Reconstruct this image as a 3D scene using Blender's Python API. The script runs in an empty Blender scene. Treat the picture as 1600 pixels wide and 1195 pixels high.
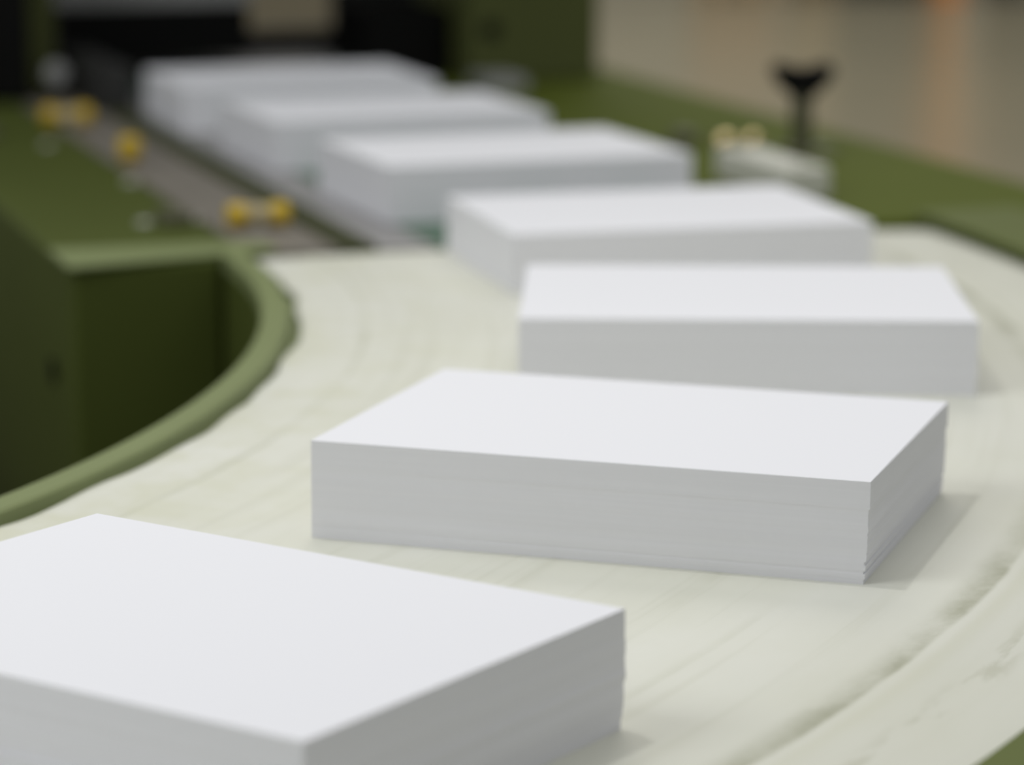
import bpy, bmesh, math, random
from mathutils import Vector, Matrix, noise

random.seed(7)
scene = bpy.context.scene
R = math.radians

# ------------------------------------------------------------------ camera
cam_data = bpy.data.cameras.new('camera')
cam = bpy.data.objects.new('camera', cam_data)
scene.collection.objects.link(cam)
scene.camera = cam
cam.location = (0.0, 0.0, 0.39938)
cam.rotation_euler = (Matrix.Rotation(R(90 - 11.33434), 3, 'X') @ Matrix.Rotation(R(0.05), 3, 'Z')).to_euler()
cam_data.sensor_width = 36.0
cam_data.sensor_fit = 'HORIZONTAL'
cam_data.lens = 4775.88 * 36.0 / 1600.0
cam_data.clip_start = 0.02
cam_data.clip_end = 200
cam_data.dof.use_dof = True
cam_data.dof.focus_distance = 1.47
cam_data.dof.aperture_fstop = 4.6
cam_data.dof.aperture_blades = 0

# ------------------------------------------------------------------ light
world = bpy.data.worlds.new('hall_ambient')
scene.world = world
world.use_nodes = True
bg = world.node_tree.nodes['Background']
bg.inputs['Color'].default_value = (0.96, 0.98, 1.0, 1)
bg.inputs['Strength'].default_value = 0.275


def area_light(name, loc, target, size, power, color=(1, 1, 1), size_y=None):
    d = bpy.data.lights.new(name, 'AREA')
    d.energy = power
    d.color = color
    d.size = size
    if size_y:
        d.shape = 'RECTANGLE'
        d.size_y = size_y
    o = bpy.data.objects.new(name, d)
    scene.collection.objects.link(o)
    o.location = loc
    o.rotation_euler = (Vector(target) - Vector(loc)).to_track_quat('-Z', 'Y').to_euler()
    return o


# compact hall luminaire that throws the crisp shadows, and the broad rows of ceiling lights
area_light('hall_key_lamp', (-0.30, 1.76, 1.5), (0.05, 1.65, 0.0), 0.04, 3.8, (1.0, 0.995, 0.985))
area_light('side_lamp_row', (-2.1, 0.8, 2.2), (0.0, 2.4, 0.0), 1.6, 32, (0.95, 0.975, 1.0))
area_light('ceiling_light_row', (0.8, 1.9, 4.0), (0.0, 2.5, 0.0), 3.0, 48, (0.98, 0.99, 1.0), 6.0)
area_light('ceiling_light_row', (0.2, 11.5, 5.5), (0.2, 12.0, -0.85), 4.0, 440, (1.0, 0.96, 0.88), 12.0)

scene.view_settings.view_transform = 'Standard'
scene.view_settings.look = 'None'
scene.view_settings.exposure = 0.0
scene.view_settings.gamma = 1.0
scene.view_settings.use_curve_mapping = False

# ------------------------------------------------------------------ frame of the place
FLOOR = -0.85
CX, CY = -1.42, 2.14          # centre of the curve
ANG = R(17.9)                 # where the straight feed table meets the curve


def uv_world(u, v, z=0.0):
    c, s = math.cos(ANG), math.sin(ANG)
    return Vector((CX + u * c - v * s, CY + u * s + v * c, z))


# ------------------------------------------------------------------ materials
def new_mat(name):
    m = bpy.data.materials.new(name)
    m.use_nodes = True
    nt = m.node_tree
    return m, nt, nt.nodes['Principled BSDF']


def N(nt, typ, **kw):
    n = nt.nodes.new(typ)
    for k, v in kw.items():
        setattr(n, k, v)
    return n


def math_node(nt, op, a, b=None, c=None, clamp=False):
    n = N(nt, 'ShaderNodeMath', operation=op)
    n.use_clamp = clamp
    for i, x in enumerate((a, b, c)):
        if x is None:
            continue
        if isinstance(x, (int, float)):
            n.inputs[i].default_value = x
        else:
            nt.links.new(x, n.inputs[i])
    return n.outputs[0]


def mix_col(nt, fac, a, b):
    n = N(nt, 'ShaderNodeMix', data_type='RGBA')
    if isinstance(fac, (int, float)):
        n.inputs[0].default_value = fac
    else:
        nt.links.new(fac, n.inputs[0])
    for i, x in ((6, a), (7, b)):
        if isinstance(x, tuple):
            n.inputs[i].default_value = (*x, 1) if len(x) == 3 else x
        else:
            nt.links.new(x, n.inputs[i])
    return n.outputs[2]


def paint(name, col, rough=0.5, var=0.18, scale=6.0, bump=0.0, metallic=0.0, spec=0.5, col2=None):
    m, nt, b = new_mat(name)
    tc = N(nt, 'ShaderNodeTexCoord')
    nz = N(nt, 'ShaderNodeTexNoise')
    nz.inputs['Scale'].default_value = scale
    nz.inputs['Detail'].default_value = 6
    nt.links.new(tc.outputs['Object'], nz.inputs['Vector'])
    dark = tuple(c * (1 - var) for c in col)
    lite = tuple(min(1, c * (1 + var)) for c in col) if col2 is None else col2
    nt.links.new(mix_col(nt, nz.outputs['Fac'], dark, lite), b.inputs['Base Color'])
    b.inputs['Roughness'].default_value = rough
    b.inputs['Metallic'].default_value = metallic
    b.inputs['Specular IOR Level'].default_value = spec
    if bump:
        n2 = N(nt, 'ShaderNodeTexNoise')
        n2.inputs['Scale'].default_value = scale * 60
        nt.links.new(tc.outputs['Object'], n2.inputs['Vector'])
        bp = N(nt, 'ShaderNodeBump')
        bp.inputs['Strength'].default_value = bump
        bp.inputs['Distance'].default_value = 0.001
        nt.links.new(n2.outputs['Fac'], bp.inputs['Height'])
        nt.links.new(bp.outputs['Normal'], b.inputs['Normal'])
    return m


M = {}
M['green'] = paint('green_machine_paint', (0.080, 0.100, 0.024), 0.5, 0.12, 5, 0.05, spec=0.06)
M['green_plate'] = paint('green_plate_paint', (0.100, 0.124, 0.021), 0.6, 0.12, 4, 0.05, spec=0.02)
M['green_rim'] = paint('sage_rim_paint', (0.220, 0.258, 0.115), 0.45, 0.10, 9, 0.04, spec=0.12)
M['green_dark'] = paint('dark_green_paint', (0.092, 0.104, 0.036), 0.5, 0.12, 5, spec=0.06)
M['green_outer'] = paint('worn_green_rim_paint', (0.130, 0.155, 0.052), 0.55, 0.12, 6, 0.05, spec=0.03)
M['groove'] = paint('olive_rail_paint', (0.060, 0.065, 0.030), 0.5, 0.15, 8, spec=0.06)
M['bed_steel'] = paint('grey_bed_steel', (0.33, 0.32, 0.315), 0.45, 0.12, 12, 0.05, metallic=0.2)
M['steel'] = paint('worn_grey_steel', (0.215, 0.195, 0.165), 0.5, 0.18, 12, 0.05, spec=0.15)
M['teal'] = paint('teal_green_belting', (0.075, 0.145, 0.095), 0.65, 0.1, 20)
M['black'] = paint('matte_black', (0.005, 0.005, 0.0045), 0.6, 0.2, 10, spec=0.1)
M['charcoal'] = paint('charcoal_casting', (0.030, 0.030, 0.028), 0.55, 0.2, 10, spec=0.3)
M['beige'] = paint('beige_panel_paint', (0.23, 0.20, 0.135), 0.55, 0.1, 4)
M['pale_grey'] = paint('pale_grey_block', (0.60, 0.60, 0.52), 0.5, 0.08, 14)
M['mid_grey'] = paint('mid_grey_casting', (0.33, 0.33, 0.32), 0.5, 0.1, 14)
M['yellow'] = paint('yellow_plastic', (0.60, 0.40, 0.012), 0.4, 0.1, 14)
M['tan'] = paint('tan_fitting_body', (0.44, 0.36, 0.19), 0.45, 0.1, 14)
M['brass'] = paint('bright_brass', (0.85, 0.68, 0.36), 0.22, 0.05, 14, metallic=1.0)
M['screw'] = paint('zinc_screw', (0.62, 0.62, 0.55), 0.35, 0.05, 20, metallic=0.8)
M['olive_post'] = paint('olive_post', (0.085, 0.085, 0.042), 0.45, 0.1, 14)
M['orange'] = paint('orange_rack_paint', (0.70, 0.27, 0.05), 0.5, 0.08, 3)
M['cardboard'] = paint('brown_cardboard', (0.42, 0.27, 0.16), 0.8, 0.08, 3)
M['wood'] = paint('pale_pallet_wood', (0.42, 0.31, 0.18), 0.8, 0.15, 8)
M['dark_bin'] = paint('dark_bin_plastic', (0.035, 0.035, 0.032), 0.5, 0.1, 3)
M['wall'] = paint('warm_white_wall', (0.60, 0.56, 0.46), 0.8, 0.05, 0.6)


def floor_material():
    m, nt, b = new_mat('polished_concrete_floor')
    tc = N(nt, 'ShaderNodeTexCoord')
    nz = N(nt, 'ShaderNodeTexNoise')
    nz.inputs['Scale'].default_value = 0.7
    nz.inputs['Detail'].default_value = 5
    nt.links.new(tc.outputs['Object'], nz.inputs['Vector'])
    nt.links.new(mix_col(nt, nz.outputs['Fac'], (0.235, 0.22, 0.150), (0.32, 0.29, 0.20)), b.inputs['Base Color'])
    b.inputs['Roughness'].default_value = 0.24
    b.inputs['Specular IOR Level'].default_value = 0.55
    return m


M['floor'] = floor_material()


def paper_material():
    m, nt, b = new_mat('white_copy_paper')
    tc = N(nt, 'ShaderNodeTexCoord')
    mp = N(nt, 'ShaderNodeMapping')
    mp.inputs['Scale'].default_value = (3, 3, 900)
    nt.links.new(tc.outputs['Object'], mp.inputs['Vector'])
    nz = N(nt, 'ShaderNodeTexNoise')
    nz.inputs['Scale'].default_value = 1.0
    nz.inputs['Detail'].default_value = 3
    nt.links.new(mp.outputs['Vector'], nz.inputs['Vector'])
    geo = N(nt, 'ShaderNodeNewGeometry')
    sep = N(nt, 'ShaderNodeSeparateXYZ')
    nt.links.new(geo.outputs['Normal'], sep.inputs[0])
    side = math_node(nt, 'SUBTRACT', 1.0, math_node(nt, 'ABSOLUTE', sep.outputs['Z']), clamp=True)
    mp2 = N(nt, 'ShaderNodeMapping')
    mp2.inputs['Scale'].default_value = (5, 5, 260)
    nt.links.new(tc.outputs['Object'], mp2.inputs['Vector'])
    nz2 = N(nt, 'ShaderNodeTexNoise')
    nz2.inputs['Scale'].default_value = 1.0
    nz2.inputs['Detail'].default_value = 4
    nt.links.new(mp2.outputs['Vector'], nz2.inputs['Vector'])
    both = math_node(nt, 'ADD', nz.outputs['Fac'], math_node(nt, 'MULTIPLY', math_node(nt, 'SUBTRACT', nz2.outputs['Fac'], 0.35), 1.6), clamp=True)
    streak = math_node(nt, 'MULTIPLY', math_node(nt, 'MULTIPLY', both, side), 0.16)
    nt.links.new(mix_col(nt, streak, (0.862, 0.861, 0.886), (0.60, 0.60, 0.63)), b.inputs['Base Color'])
    b.inputs['Roughness'].default_value = 0.85
    b.inputs['Specular IOR Level'].default_value = 0.2
    return m


M['paper'] = paper_material()


def belt_material():
    """Cream belt. UV: u = metres along the arc, v = radius in metres from the curve's centre."""
    m, nt, b = new_mat('cream_curve_belting')
    uvn = N(nt, 'ShaderNodeUVMap')
    uvn.uv_map = 'arc'
    sep = N(nt, 'ShaderNodeSeparateXYZ')
    nt.links.new(uvn.outputs['UV'], sep.inputs[0])
    U, V = sep.outputs['X'], sep.outputs['Y']

    def noise_uv(su, sv, detail=4, off=0.0, rough=0.55):
        mp = N(nt, 'ShaderNodeMapping')
        mp.inputs['Scale'].default_value = (su, sv, 1)
        mp.inputs['Location'].default_value = (off, off * 1.7, off)
        nt.links.new(uvn.outputs['UV'], mp.inputs['Vector'])
        n = N(nt, 'ShaderNodeTexNoise')
        n.inputs['Scale'].default_value = 1
        n.inputs['Detail'].default_value = detail
        n.inputs['Roughness'].default_value = rough
        nt.links.new(mp.outputs['Vector'], n.inputs['Vector'])
        return n.outputs['Fac']

    def rng(x, lo, hi, a=0.0, c=1.0):
        n = N(nt, 'ShaderNodeMapRange')
        n.interpolation_type = 'SMOOTHSTEP'
        nt.links.new(x, n.inputs[0])
        for i, q in enumerate((lo, hi, a, c)):
            n.inputs[i + 1].default_value = q
        return n.outputs[0]

    def band(r0, inner, outer, wob=0.0):
        """1 at radius r0, fading to 0 over `inner` towards the centre and `outer` away from it."""
        x = V
        if wob:
            x = math_node(nt, 'ADD', V, math_node(nt, 'MULTIPLY', math_node(nt, 'SUBTRACT', noise_uv(14, 3, 3, 9.1), 0.5), wob))
        return math_node(nt, 'MULTIPLY', rng(x, r0 - inner, r0), rng(x, r0, r0 + outer, 1, 0))

    col = mix_col(nt, rng(noise_uv(5, 7, 5, 1.3), 0.3, 0.7), (0.705, 0.705, 0.605), (0.755, 0.755, 0.680))
    # worn inner side of the belt: a touch yellower, with fine blotches
    inner_wear = math_node(nt, 'MULTIPLY', rng(V, 1.45, 1.27, 0, 1), rng(noise_uv(26, 26, 6, 4.4), 0.42, 0.66))
    col = mix_col(nt, math_node(nt, 'MULTIPLY', inner_wear, 0.45), col, (0.60, 0.60, 0.42))
    # long drag streaks running with the belt
    streak = rng(noise_uv(2.2, 95, 4, 2.2), 0.50, 0.72)
    col = mix_col(nt, math_node(nt, 'MULTIPLY', math_node(nt, 'MULTIPLY', streak, rng(V, 1.74, 1.79, 1, 0.25)), 0.32), col, (0.56, 0.56, 0.45))
    # rings worn into the belt
    for r0, wi, wo, amt, off, lo, hi in ((1.315, 0.004, 0.003, 0.40, 3.3, 0.30, 0.60), (1.420, 0.003, 0.003, 0.45, 5.2, 0.45, 0.62),
                                         (1.655, 0.010, 0.004, 0.26, 6.1, 0.38, 0.62), (1.700, 0.007, 0.003, 0.20, 7.7, 0.40, 0.66)):
        patch = rng(noise_uv(7, 5, 4, off), lo, hi)
        f = math_node(nt, 'MULTIPLY', math_node(nt, 'MULTIPLY', band(r0, wi, wo, 0.004), patch), amt)
        col = mix_col(nt, f, col, (0.40, 0.41, 0.27))
    # olive grime along the guide bead near the outer edge
    patch = rng(noise_uv(9, 14, 6, 8.3, 0.62), 0.36, 0.66)
    grime = math_node(nt, 'MULTIPLY', band(1.787, 0.020, 0.004, 0.006), math_node(nt, 'ADD', math_node(nt, 'MULTIPLY', patch, 0.9), 0.22))
    col = mix_col(nt, math_node(nt, 'MULTIPLY', grime, 0.95), col, (0.235, 0.24, 0.14))
    col = mix_col(nt, math_node(nt, 'MULTIPLY', band(1.798, 0.006, 0.010), 0.35), col, (0.60, 0.60, 0.44))
    col = mix_col(nt, rng(V, 1.66, 1.80, 0, 0.42), col, (0.57, 0.57, 0.47))
    # scattered spots near the outer edge
    spot = math_node(nt, 'MULTIPLY', rng(noise_uv(17, 60, 5, 11.9), 0.52, 0.64), band(1.826, 0.014, 0.010, 0.01))
    col = mix_col(nt, math_node(nt, 'MULTIPLY', spot, 0.5), col, (0.42, 0.42, 0.31))
    nt.links.new(col, b.inputs['Base Color'])
    b.inputs['Roughness'].default_value = 0.62
    b.inputs['Specular IOR Level'].default_value = 0.25
    bp = N(nt, 'ShaderNodeBump')
    bp.inputs['Strength'].default_value = 0.25
    bp.inputs['Distance'].default_value = 0.0015
    nt.links.new(noise_uv(40, 60, 4, 2.7), bp.inputs['Height'])
    nt.links.new(bp.outputs['Normal'], b.inputs['Normal'])
    return m


M['belt'] = belt_material()


# ------------------------------------------------------------------ mesh helpers
def link(name, bm, mat, parent=None, loc=(0, 0, 0), smooth=False):
    me = bpy.data.meshes.new(name)
    bmesh.ops.recalc_face_normals(bm, faces=bm.faces[:])
    bm.to_mesh(me)
    bm.free()
    if smooth:
        for p in me.polygons:
            p.use_smooth = True
    me.materials.append(M[mat])
    o = bpy.data.objects.new(name, me)
    scene.collection.objects.link(o)
    o.location = loc
    if parent:
        o.parent = parent
    return o


def tag(o, label=None, cat=None, group=None, kind=None):
    if label:
        o['label'] = label
    if cat:
        o['category'] = cat
    if group:
        o['group'] = group
    if kind:
        o['kind'] = kind
    return o


def empty(name, loc, rz=0.0):
    o = bpy.data.objects.new(name, None)
    o.empty_display_size = 0.05
    scene.collection.objects.link(o)
    o.location = loc
    o.rotation_euler = (0, 0, rz)
    return o


def box_into(bm, x0, x1, y0, y1, z0, z1, bevel=0.0, seg=2):
    r = bmesh.ops.create_cube(bm, size=1.0)
    vs = r['verts']
    for v in vs:
        v.co = Vector(((x0 + x1) / 2 + v.co.x * (x1 - x0), (y0 + y1) / 2 + v.co.y * (y1 - y0), (z0 + z1) / 2 + v.co.z * (z1 - z0)))
    if bevel:
        es = list({e for v in vs for e in v.link_edges})
        bmesh.ops.bevel(bm, geom=es, offset=bevel, segments=seg, affect='EDGES', profile=0.5)


def box(x0, x1, y0, y1, z0, z1, bevel=0.0, seg=2):
    bm = bmesh.new()
    box_into(bm, x0, x1, y0, y1, z0, z1, bevel, seg)
    return bm


def lathe_into(bm, prof, n=20, mat=None):
    """profile [(r, z)...] turned about z, then placed by matrix."""
    mat = mat or Matrix()
    rings = []
    for r, z in prof:
        if r < 1e-6:
            rings.append([bm.verts.new(mat @ Vector((0, 0, z)))])
        else:
            rings.append([bm.verts.new(mat @ Vector((r * math.cos(2 * math.pi * k / n), r * math.sin(2 * math.pi * k / n), z))) for k in range(n)])
    for a, c in zip(rings, rings[1:]):
        for k in range(n):
            k2 = (k + 1) % n
            if len(a) == 1 and len(c) == 1:
                continue
            if len(a) == 1:
                bm.faces.new((a[0], c[k], c[k2]))
            elif len(c) == 1:
                bm.faces.new((a[k], a[k2], c[0]))
            else:
                bm.faces.new((a[k], a[k2], c[k2], c[k]))


def lathe(prof, n=20, mat=None):
    bm = bmesh.new()
    lathe_into(bm, prof, n, mat)
    return bm


def prism(pts, z0, z1, mat=None):
    bm = bmesh.new()
    mat = mat or Matrix()
    a = [bm.verts.new(mat @ Vector((x, y, z0))) for x, y in pts]
    b = [bm.verts.new(mat @ Vector((x, y, z1))) for x, y in pts]
    bm.faces.new(a[::-1])
    bm.faces.new(b)
    for i in range(len(pts)):
        j = (i + 1) % len(pts)
        bm.faces.new((a[i], a[j], b[j], b[i]))
    return bm


def ring_sector(prof, t0, t1, n, off, wave=None):
    """closed profile [(r, z)...] swept about the curve's centre from angle t0 to t1; coordinates relative to off."""
    bm = bmesh.new()
    rows = []
    for k in range(n + 1):
        t = t0 + (t1 - t0) * k / n
        row = []
        for i, (r, z) in enumerate(prof):
            if wave:
                r, z = wave(i, r, z, t)
            row.append(bm.verts.new(Vector((CX + r * math.cos(t), CY + r * math.sin(t), z)) - off))
        rows.append(row)
    m = len(prof)
    for a, c in zip(rows, rows[1:]):
        for i in range(m):
            j = (i + 1) % m
            bm.faces.new((a[i], a[j], c[j], c[i]))
    bm.faces.new(rows[0])
    bm.faces.new(rows[-1][::-1])
    return bm


# ------------------------------------------------------------------ the hall
fl = link('floor', box(-14, 16, -6, 26, FLOOR - 0.1, FLOOR), 'floor')
tag(fl, kind='structure')
wb = link('wall_back', box(-14, 16, 26.0, 26.2, FLOOR, 5.0), 'wall')
tag(wb, kind='structure')

# ------------------------------------------------------------------ curved conveyor
T0, T1 = ANG, ANG - R(90)
croot_loc = Vector((CX + 1.57 * math.cos(R(-27)), CY + 1.57 * math.sin(R(-27)), FLOOR))
curve = empty('curved_conveyor', croot_loc)
tag(curve, 'green-framed curved conveyor with a wide cream belt carrying paper stacks round the bend', 'conveyor')


def belt_mesh():
    """top skin with rounded noses, shallow wrinkles near both edges and a wavy inner edge, 3 mm thick"""
    nr, nt_ = 84, 260
    bm = bmesh.new()
    uvl = bm.loops.layers.uv.new('arc')
    top = {}
    bot = {}

    def edge_in(t):
        s = t * 1.27
        return 1.2655 + 0.0022 * math.sin(s * 34 + 0.6) * (0.55 + 0.45 * math.sin(s * 9 + 1.0)) + 0.0010 * math.sin(s * 61 + 2.0) + 0.0012 * math.sin(s * 15)

    def edge_out(t):
        return 1.884
    info = {}
    for k in range(nt_ + 1):
        f = k / nt_
        t = T0 + (T1 - T0) * f
        arc = (t - T0) * 1.57
        nose = 0.0
        d0 = abs(arc)
        d1 = abs((T1 - T0) * 1.57) - d0
        dn = min(d0, d1)
        if dn < 0.014:
            q = 1 - dn / 0.014
            nose = -0.014 * (1 - math.sqrt(max(0.0, 1 - q * q)))
        ri, ro = edge_in(t), edge_out(t)
        for i in range(nr + 1):
            r = ri + (ro - ri) * i / nr
            z = nose
            win = max(0.0, 1 - (r - ri) / 0.075)
            z -= 0.0010 * win * (1 + noise.noise(Vector((arc * 16, r * 30, 1.0))))
            z += 0.0012 * math.exp(-((r - 1.793) / 0.006) ** 2) * (0.7 + 0.5 * noise.noise(Vector((arc * 9, 0.0, 5.0))))
            if r > 1.80:
                z -= 0.004 * ((r - 1.80) / 0.084) ** 1.5
                z += 0.0010 * noise.noise(Vector((arc * 7, r * 22, 9.0)))
            z += 0.0009 * math.exp(-((r - 1.315) / 0.004) ** 2)
            co = Vector((CX + r * math.cos(t), CY + r * math.sin(t), z))
            top[k, i] = bm.verts.new(co - croot_loc)
            info[top[k, i]] = (arc, r)
            if i in (0, nr) or k in (0, nt_):
                bot[k, i] = bm.verts.new(co - Vector((0, 0, 0.003)) - croot_loc)
                info[bot[k, i]] = (arc, r)
    fs = []
    for k in range(nt_):
        for i in range(nr):
            fs.append(bm.faces.new((top[k, i], top[k, i + 1], top[k + 1, i + 1], top[k + 1, i])))
        for i in (0, nr):
            fs.append(bm.faces.new((top[k, i], top[k + 1, i], bot[k + 1, i], bot[k, i])))
    for k in (0, nt_):
        for i in range(nr):
            fs.append(bm.faces.new((top[k, i], top[k, i + 1], bot[k, i + 1], bot[k, i])))
    for f in fs:
        for l in f.loops:
            l[uvl].uv = info[l.vert]
    return bm


belt = link('belt', belt_mesh(), 'belt', curve, smooth=True)
tag(belt, 'cream belt with worn rings and olive grime near its outer edge')

# bed under the belt, inner rim strip, outer raised rim, skirts
off = croot_loc
T0b = T0 - R(0.35)
bed = link('bed', ring_sector([(1.252, -0.0095), (1.872, -0.012), (1.872, -0.16), (1.252, -0.16)], T0b, T1, 90, off), 'green_dark', curve)
rim = link('inner_rim', ring_sector([(1.2375, 0.0030), (1.2390, 0.0046), (1.2560, 0.0046), (1.2578, 0.0032), (1.2605, -0.0070), (1.2720, -0.0070), (1.2720, -0.0095), (1.2375, -0.0095)], T0 - R(0.1), T1, 160, off), 'green_rim', curve)
tag(rim, 'pale sage green inner rim strip')
iw = link('inner_skirt', ring_sector([(1.2380, -0.0075), (1.2470, -0.0075), (1.2470, -0.30), (1.2380, -0.30)], T0 + R(0.3), T1, 120, off), 'green', curve)
orim = link('outer_rim', ring_sector([(1.8850, -0.010), (1.8850, 0.0075), (1.8765, 0.0075), (1.8765, 0.0095), (1.8780, 0.0105), (1.9750, 0.0105), (1.9770, 0.0085), (1.9770, -0.20), (1.9650, -0.20), (1.9650, -0.010)], T0 + R(0.4), T1, 120, off), 'green_outer', curve)
tag(orim, 'green raised outer rim')
for r, deg in ((1.30, 2), (1.30, -58), (1.90, 6), (1.90, -27), (1.90, -62), (1.30, -27)):
    t = R(deg)
    p = Vector((CX + r * math.cos(t), CY + r * math.sin(t), 0)) - off
    bm = box(p.x - 0.025, p.x + 0.025, p.y - 0.025, p.y + 0.025, 0.0, -FLOOR - 0.15, 0.003)
    box_into(bm, p.x - 0.05, p.x + 0.05, p.y - 0.05, p.y + 0.05, 0.0, 0.012, 0.002)
    link('leg', bm, 'green', curve)

# unseen cabinet added inside the bend to shade the feed table's left side
cc = empty('added_shade_cabinet', uv_world(0.72, 0.55, FLOOR), ANG)
tag(cc, 'low dark green cabinet added out of view inside the bend to shade the feed table side', 'cabinet')
link('body', box(-0.22, 0.16, -0.80, 0.80, 0.06, 0.77, 0.006), 'green_dark', cc)
link('plinth', box(-0.19, 0.13, -0.77, 0.77, 0.0, 0.06), 'black', cc)
for yy in (-0.40, 0.40):
    d_ = link('door', box(0.1605, 0.1700, yy - 0.37, yy + 0.37, 0.10, 0.74, 0.003), 'green', cc)
    link('handle', box(0.1705, 0.1820, yy - 0.04, yy + 0.04, 0.60, 0.62, 0.003), 'black', d_)

# ------------------------------------------------------------------ straight feed table
U0, V0 = 1.60, 0.75
table_loc = uv_world(U0, V0, FLOOR)
table = empty('feed_table', table_loc, ANG)
tag(table, 'long green and grey feed table running back from the curve to the dark machine', 'conveyor')


def tb(u0, u1, v0, v1, z0, z1, bevel=0.0):
    return box(u0 - U0, u1 - U0, v0 - V0, v1 - V0, z0 - FLOOR, z1 - FLOOR, bevel)


def tm(u, v, z):
    return Matrix.Translation((u - U0, v - V0, z - FLOOR))


def tprism(pts, z0, z1, bevel=0.0, seg=3):
    bm = prism([(u - U0, v - V0) for u, v in pts], z0 - FLOOR, z1 - FLOOR)
    if bevel:
        bmesh.ops.bevel(bm, geom=bm.edges[:], offset=bevel, segments=seg, affect='EDGES', profile=0.5)
    return bm


side = link('side_cabinet', tprism([(1.106, -0.034), (1.236, -0.009), (1.236, 0.016), (1.266, 0.016), (1.266, 1.60), (1.106, 1.60)], FLOOR, 0.0015, 0.005), 'green', table)
tag(side, 'green side cabinet with dark shaded end')
nose = link('edge_highlight_lip', tprism([(1.103, -0.040), (1.287, 0.006), (1.287, 0.036), (1.270, 0.052), (1.103, 0.060)], 0.0012, 0.0055, 0.002), 'green_rim', table)  # paler strip stands in for light caught on the cabinet's rounded end edge
tag(nose, 'paler end lip coloured as light on the rounded edge')
hole = link('plug', lathe([(0, -0.002), (0.011, -0.002), (0.011, 0.0015), (0.006, 0.0015), (0.005, -0.001), (0, -0.001)], 18,
                          tm(1.1045, 0.065, -0.10) @ Matrix.Rotation(R(-90), 4, 'Y')), 'black', table)
strip = link('guide_strip', tb(1.268, 1.343, 0.016, 1.62, -0.02, 0.0), 'steel', table)
groove = link('rail', tb(1.343, 1.3765, 0.012, 1.62, -0.02, 0.004, 0.003), 'groove', table)
slab = link('bed_plate', tb(1.3765, 1.752, 0.016, 1.62, -0.05, -0.0015), 'bed_steel', table)
for u0, u1 in ((1.430, 1.492), (1.530, 1.592), (1.630, 1.692)):
    link('drive_belt', tb(u0, u1, 0.014, 1.60, -0.04, 0.0, 0.001), 'teal', table)
rp = link('right_plate', tb(1.752, 2.090, 0.014, 1.62, -0.04, 0.002, 0.003), 'green_plate', table)
rs = link('right_skirt', tb(1.770, 2.085, 0.040, 1.60, -0.45, -0.04), 'green', table)
for v in (0.15, 1.50):
    link('leg', tb(2.00, 2.05, v, v + 0.05, FLOOR, -0.45), 'green', table)
# screws and small brackets on the left cabinet top
for u, v in ((1.211, 0.196), (1.252, 0.475), (1.256, 0.205), (1.225, 0.80)):
    link('screw', lathe([(0, 0), (0.0075, 0), (0.0075, 0.003), (0.006, 0.0045), (0, 0.0045)], 16, tm(u, v, 0.0015)), 'screw', table)
for u, v in ((1.236, 0.195), (1.170, 0.90)):
    link('bracket', tb(u - 0.012, u + 0.016, v - 0.022, v + 0.022, 0.0015, 0.013, 0.002), 'olive_post', table)


def fitting(u, v, z, length, rad, yaw, both=True):
    """small air fitting: tan body lying across the strip with yellow end caps"""
    m = tm(u, v, z) @ Matrix.Rotation(yaw, 4, 'Z') @ Matrix.Rotation(R(90), 4, 'Y')
    body = link('fitting_body', lathe([(0, -length / 2), (rad * .92, -length / 2), (rad * .92, length / 2), (0, length / 2)], 16, m), 'tan', table)
    foot = tm(u, v, 0.0)
    bm = bmesh.new()
    lathe_into(bm, [(0, 0), (rad * .7, 0), (rad * .7, z), (0, z)], 14, foot)
    link('stem', bm, 'screw', body)
    for s in ((-1, 1) if both else (1,)):
        mm = m @ Matrix.Translation((0, 0, s * length * 0.42))
        c = link('cap', lathe([(0, -rad * .8), (rad, -rad * .8), (rad * 1.1, -rad * .3), (rad * 1.1, rad * .5), (rad * .85, rad * .85), (0, rad * .85)], 16, mm), 'yellow', body)
        tag(c, 'yellow plastic end cap')
    return body


fitting(1.304, 0.150, 0.013, 0.046, 0.0100, 0.0)
fitting(1.276, 0.975, 0.014, 0.046, 0.0105, 0.0)
kn = link('knob', lathe([(0, 0), (0.006, 0), (0.006, 0.004), (0.0105, 0.005), (0.0115, 0.012), (0.0115, 0.024), (0.009, 0.028), (0, 0.029)], 20, tm(1.283, 0.637, 0.0)), 'yellow', table, smooth=True)
tag(kn, 'upright yellow knob')

# brass adjusters on the right plate
for u, v, s in ((1.902, 0.535, 1.15), (1.932, 0.530, 0.95)):
    b_ = link('adjuster', lathe([(0, 0), (0.006 * s, 0), (0.006 * s, 0.006), (0.011 * s, 0.006), (0.0115 * s, 0.010), (0.011 * s, 0.015), (0.007 * s, 0.018), (0, 0.019)], 20, tm(u, v, 0.002)), 'brass', table, smooth=True)
    tag(b_, 'brass adjuster knob')
link('bracket', tb(1.872, 1.895, 0.590, 0.625, 0.002, 0.016, 0.002), 'olive_post', table)

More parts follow.
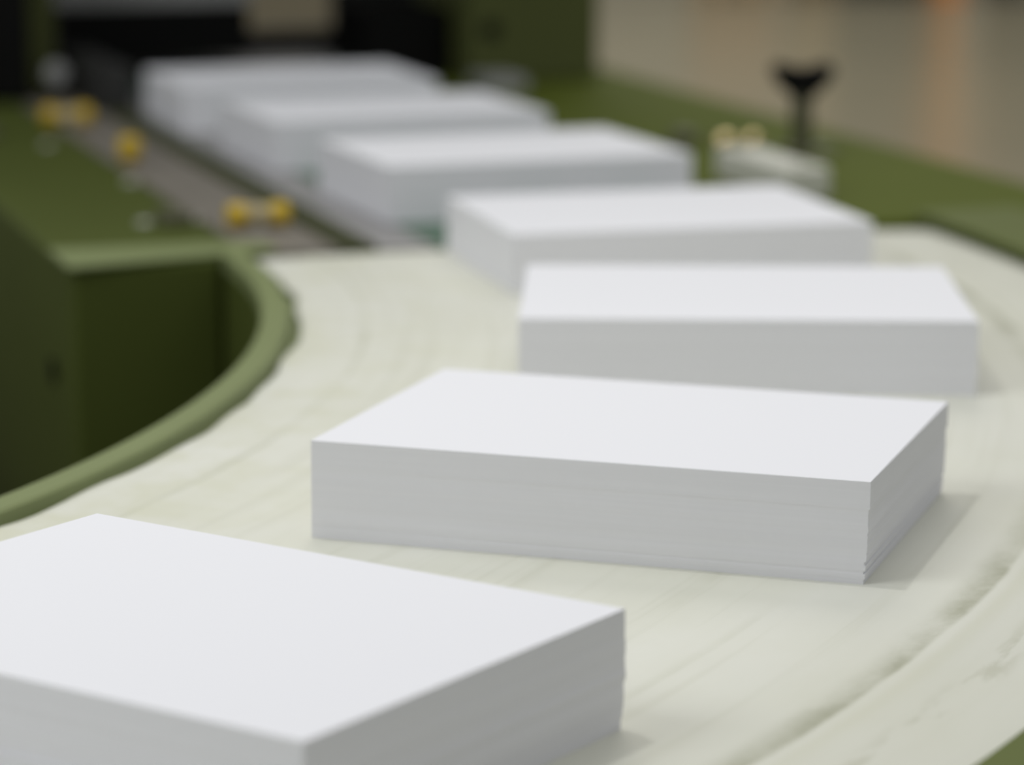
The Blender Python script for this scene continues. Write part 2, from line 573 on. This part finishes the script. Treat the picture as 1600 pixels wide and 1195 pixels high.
# ------------------------------------------------------------------ guide clamp with wing knob
g_loc = uv_world(1.975, 0.50, 0.002)
clamp = empty('guide_clamp', g_loc, ANG)
tag(clamp, 'upright clamp post with black two-winged knob on green plate behind the pale grey block', 'clamp')
link('foot_plate', box(-0.018, 0.034, -0.022, 0.022, 0, 0.005, 0.001), 'olive_post', clamp)
link('post', lathe([(0, 0.005), (0.0135, 0.005), (0.0135, 0.012), (0.0115, 0.014), (0.0115, 0.052), (0.0095, 0.054), (0.0095, 0.060), (0, 0.060)], 20), 'olive_post', clamp, smooth=False)
wing_pts = [(-0.008, 0.054), (0.008, 0.054), (0.011, 0.060), (0.022, 0.069), (0.0315, 0.081), (0.0325, 0.090), (0.026, 0.0955), (0.016, 0.0925), (0.007, 0.0905),
            (0.0, 0.0895), (-0.007, 0.0905), (-0.016, 0.0925), (-0.026, 0.0955), (-0.0325, 0.090), (-0.0315, 0.081), (-0.022, 0.069), (-0.011, 0.060)]
wk = link('wing_knob', prism(wing_pts, -0.008, 0.008, Matrix.Rotation(R(-12), 4, 'Z') @ Matrix.Rotation(R(90), 4, 'X')), 'black', clamp)
tag(wk, 'black two-winged knob')

# pale grey guide block in front of it
blk_loc = uv_world(1.837, 0.250, 0.002)
blk = empty('guide_block', blk_loc, ANG)
tag(blk, 'pale grey guide block on green plate at the back corner of a paper stack', 'block')
link('body', box(-0.0235, 0.0235, -0.090, 0.090, 0, 0.030, 0.003), 'pale_grey', blk)
for yy in (-0.07, 0.07):
    link('bolt', lathe([(0, 0.030), (0.006, 0.030), (0.006, 0.033), (0, 0.033)], 6, Matrix.Translation((0.0, yy, 0))), 'screw', blk)

# ------------------------------------------------------------------ machine at the far end
m_loc = uv_world(1.65, 1.75, FLOOR)
mach = empty('cutting_machine', m_loc, ANG)
tag(mach, 'dark green and black machine at the far end that the stacks come out of', 'machine')


def mb(u0, u1, v0, v1, z0, z1, bevel=0.0):
    return box(u0 - 1.65, u1 - 1.65, v0 - 1.75, v1 - 1.75, z0 - FLOOR, z1 - FLOOR, bevel)


up = link('right_upright', mb(1.858, 2.034, 1.31, 1.56, 0.0025, 1.05, 0.004), 'green_dark', mach)
kb = link('port', lathe([(0, 0), (0.012, 0), (0.012, 0.003), (0.007, 0.003), (0.007, 0.001), (0, 0.001)], 16,
                        Matrix.Translation((1.886 - 1.65, 1.3098 - 1.75, 0.070 - FLOOR)) @ Matrix.Rotation(R(90), 4, 'X')), 'black', mach)
link('left_upright', mb(1.283, 1.322, 1.32, 1.42, 0.0045, 1.05, 0.004), 'green_dark', mach)
link('control_box', mb(1.13, 1.279, 1.24, 1.50, 0.0025, 0.40, 0.004), 'black', mach)
link('base', mb(1.20, 2.08, 1.62, 1.95, FLOOR, 0.0), 'charcoal', mach)
link('press_beam', mb(1.345, 1.592, 1.42, 1.52, 0.034, 0.098, 0.003), 'black', mach)
link('beam_cover', mb(1.335, 1.600, 1.44, 1.58, 0.0985, 0.16, 0.003), 'mid_grey', mach)
link('side_guide', mb(1.338, 1.378, 1.10, 1.56, 0.0045, 0.055, 0.003), 'charcoal', mach)
link('side_guard', mb(1.738, 1.850, 1.38, 1.55, 0.0025, 0.094, 0.004), 'black', mach)
link('inner_back', mb(1.20, 1.70, 1.90, 1.92, 0.0, 1.05), 'charcoal', mach)
link('inner_back', mb(1.83, 2.08, 1.90, 1.92, 0.0, 1.05), 'charcoal', mach)
link('gauge', lathe([(0, 0), (0.012, 0), (0.014, 0.004), (0.014, 0.020), (0.010, 0.024), (0, 0.024)], 18,
                    Matrix.Translation((1.312 - 1.65, 1.27 - 1.75, 0.034 - FLOOR)) @ Matrix.Rotation(R(90), 4, 'X')), 'mid_grey', mach)
link('head', mb(1.24, 2.09, 1.16, 1.95, 0.40, 1.05, 0.01), 'green', mach)

link('sill', mb(1.66, 1.85, 1.84, 1.88, 0.0, 0.030, 0.002), 'black', mach)
gb = empty('grey_block', uv_world(1.872, 1.235, 0.002), ANG)
tag(gb, 'small grey block on green plate at the foot of the machine upright', 'block')
link('body', box(-0.026, 0.026, -0.045, 0.045, 0, 0.016, 0.002), 'mid_grey', gb)
link('bolt', lathe([(0, 0.016), (0.006, 0.016), (0.006, 0.019), (0, 0.019)], 6), 'screw', gb)


# ------------------------------------------------------------------ paper stacks
def paper_stack(x, y, yaw, a, b, h, bundles, seed, label):
    rnd = random.Random(seed)
    root = empty('paper_stack', (x, y, 0.0), yaw)
    tag(root, label, 'paper stack', 'white paper stacks on the conveyor')
    z = 0.0
    for bi, (frac, ox, oy, jit) in enumerate(bundles):
        z1 = h * frac
        n = max(2, int(round((z1 - z) / 0.0009)))
        bm = bmesh.new()
        wx = wy = 0.0
        for k in range(n):
            za, zb = z + (z1 - z) * k / n, z + (z1 - z) * (k + 1) / n
            wx = wx * 0.8 + rnd.gauss(0, jit)
            wy = wy * 0.8 + rnd.gauss(0, jit * 0.4)
            top = bi == len(bundles) - 1 and k == n - 1
            dx, dy = (0, 0) if top else (ox + wx, oy + wy)
            box_into(bm, -a / 2 + dx - 0.9 * min(0.0, dx), a / 2 + dx, -b / 2 + dy, b / 2 + dy, za, zb)
        link('sheet_bundle', bm, 'paper', root)
        z = z1
    return root


# (fraction of the height where the bundle ends, shift along the long side, shift along the short side, sheet jitter)
plain = [(0.22, -0.0006, 0.0002, 0.00006), (0.62, -0.0002, 0.0001, 0.00005), (1.0, 0.0, 0.0, 0.00004)]
rough = [(0.05, -0.0026, 0.0001, 0.00008), (0.10, -0.0019, 0.0001, 0.00008), (0.13, -0.0027, 0.0003, 0.00006), (0.18, -0.0017, 0.0001, 0.00008), (0.22, -0.0023, 0.0001, 0.00008),
         (0.31, -0.0014, 0.0002, 0.00010), (0.50, -0.0011, 0.0002, 0.00010), (0.73, -0.0007, 0.00012, 0.00008), (1.0, 0.0, 0.0, 0.00004)]
front = [(0.08, -0.0006, -0.0020, 0.00012), (0.16, -0.0003, -0.0012, 0.00012), (0.40, -0.0002, -0.0006, 0.00014), (0.75, 0.0002, 0.0003, 0.00012), (1.0, 0.0, 0.0, 0.00008)]
stacks = [
    (-0.1365, 1.2383, -34.37, 0.2968, 0.2189, 0.0527, front, 'nearest white paper stack, cut off by the lower left of the picture'),
    (0.0691, 1.6244, -18.54, 0.2996, 0.2079, 0.0528, rough, 'sharp white paper stack on cream belt, second nearest, with uneven sheets on its right side'),
    (0.1568, 2.0646, -1.76, 0.2983, 0.2226, 0.0493, plain, 'white paper stack lying squarely across the cream belt, third nearest'),
    (0.1164, 2.4902, 14.38, 0.2966, 0.2268, 0.0461, plain, 'white paper stack just entering the cream belt, beside the pale grey block'),
    (-0.0099, 2.8674, 19.9, 0.2949, 0.2212, 0.0516, plain, 'blurred white paper stack on the feed table closest to the cream belt'),
    (-0.1381, 3.2273, 19.85, 0.2959, 0.2223, 0.0506, plain, 'blurred white paper stack, middle one of the three on the feed table'),
    (-0.2600, 3.5541, 17.75, 0.2967, 0.2217, 0.0518, plain, 'farthest and most blurred white paper stack, right before the dark machine'),
]
for i, (x, y, d, a, b, h, bun, lab) in enumerate(stacks):
    paper_stack(x, y, R(d), a, b, h, bun, 20 + i, lab)

# ------------------------------------------------------------------ far side of the hall
rack = empty('pallet_rack', (3.0, 17.3, FLOOR))
tag(rack, 'orange upright storage rack on the hall floor far behind the table', 'rack')
for x, y in ((-0.54, 0.0), (2.2, 0.0), (-0.54, 1.0), (2.2, 1.0)):
    bm = box(x - 0.06, x + 0.06, y - 0.05, y + 0.05, 0.006, 3.2, 0.004)
    box_into(bm, x - 0.09, x + 0.09, y - 0.08, y + 0.08, 0.0, 0.008)
    link('upright', bm, 'orange', rack)
for y in (0.0, 1.0):
    for z in (1.1, 2.4):
        link('beam', box(-0.48, 2.14, y - 0.025, y + 0.025, z, z + 0.12, 0.004), 'orange', rack)


def crate(name, x, y, w, d, h, mat, label, cat):
    t = empty(name, (x, y, FLOOR))
    tag(t, label, cat)
    link('body', box(-w / 2, w / 2, -d / 2, d / 2, 0.10, h, 0.01), mat, t)
    for xx in (-w / 2 + 0.06, 0, w / 2 - 0.06):
        link('runner', box(xx - 0.05, xx + 0.05, -d / 2, d / 2, 0, 0.10), 'wood' if mat != 'dark_bin' else 'dark_bin', t)
    return t


crate('storage_bin', 3.24, 17.6, 0.98, 0.8, 1.5, 'dark_bin', 'dark storage bin inside the orange rack', 'bin')
crate('storage_bin', 2.08, 17.7, 0.46, 0.7, 1.5, 'dark_bin', 'dark storage bin left of the orange rack', 'bin')
crate('wooden_crate', 1.72, 17.8, 0.24, 0.5, 1.1, 'wood', 'tall pale wooden crate between dark bin and brown carton', 'crate')
crate('carton', -0.62, 8.2, 0.60, 0.5, 1.0, 'beige', 'brown carton on the floor seen through the gap in the dark machine', 'carton')
crate('carton', 1.25, 17.5, 0.45, 0.6, 0.8, 'cardboard', 'brown cardboard carton on the far hall floor', 'carton')
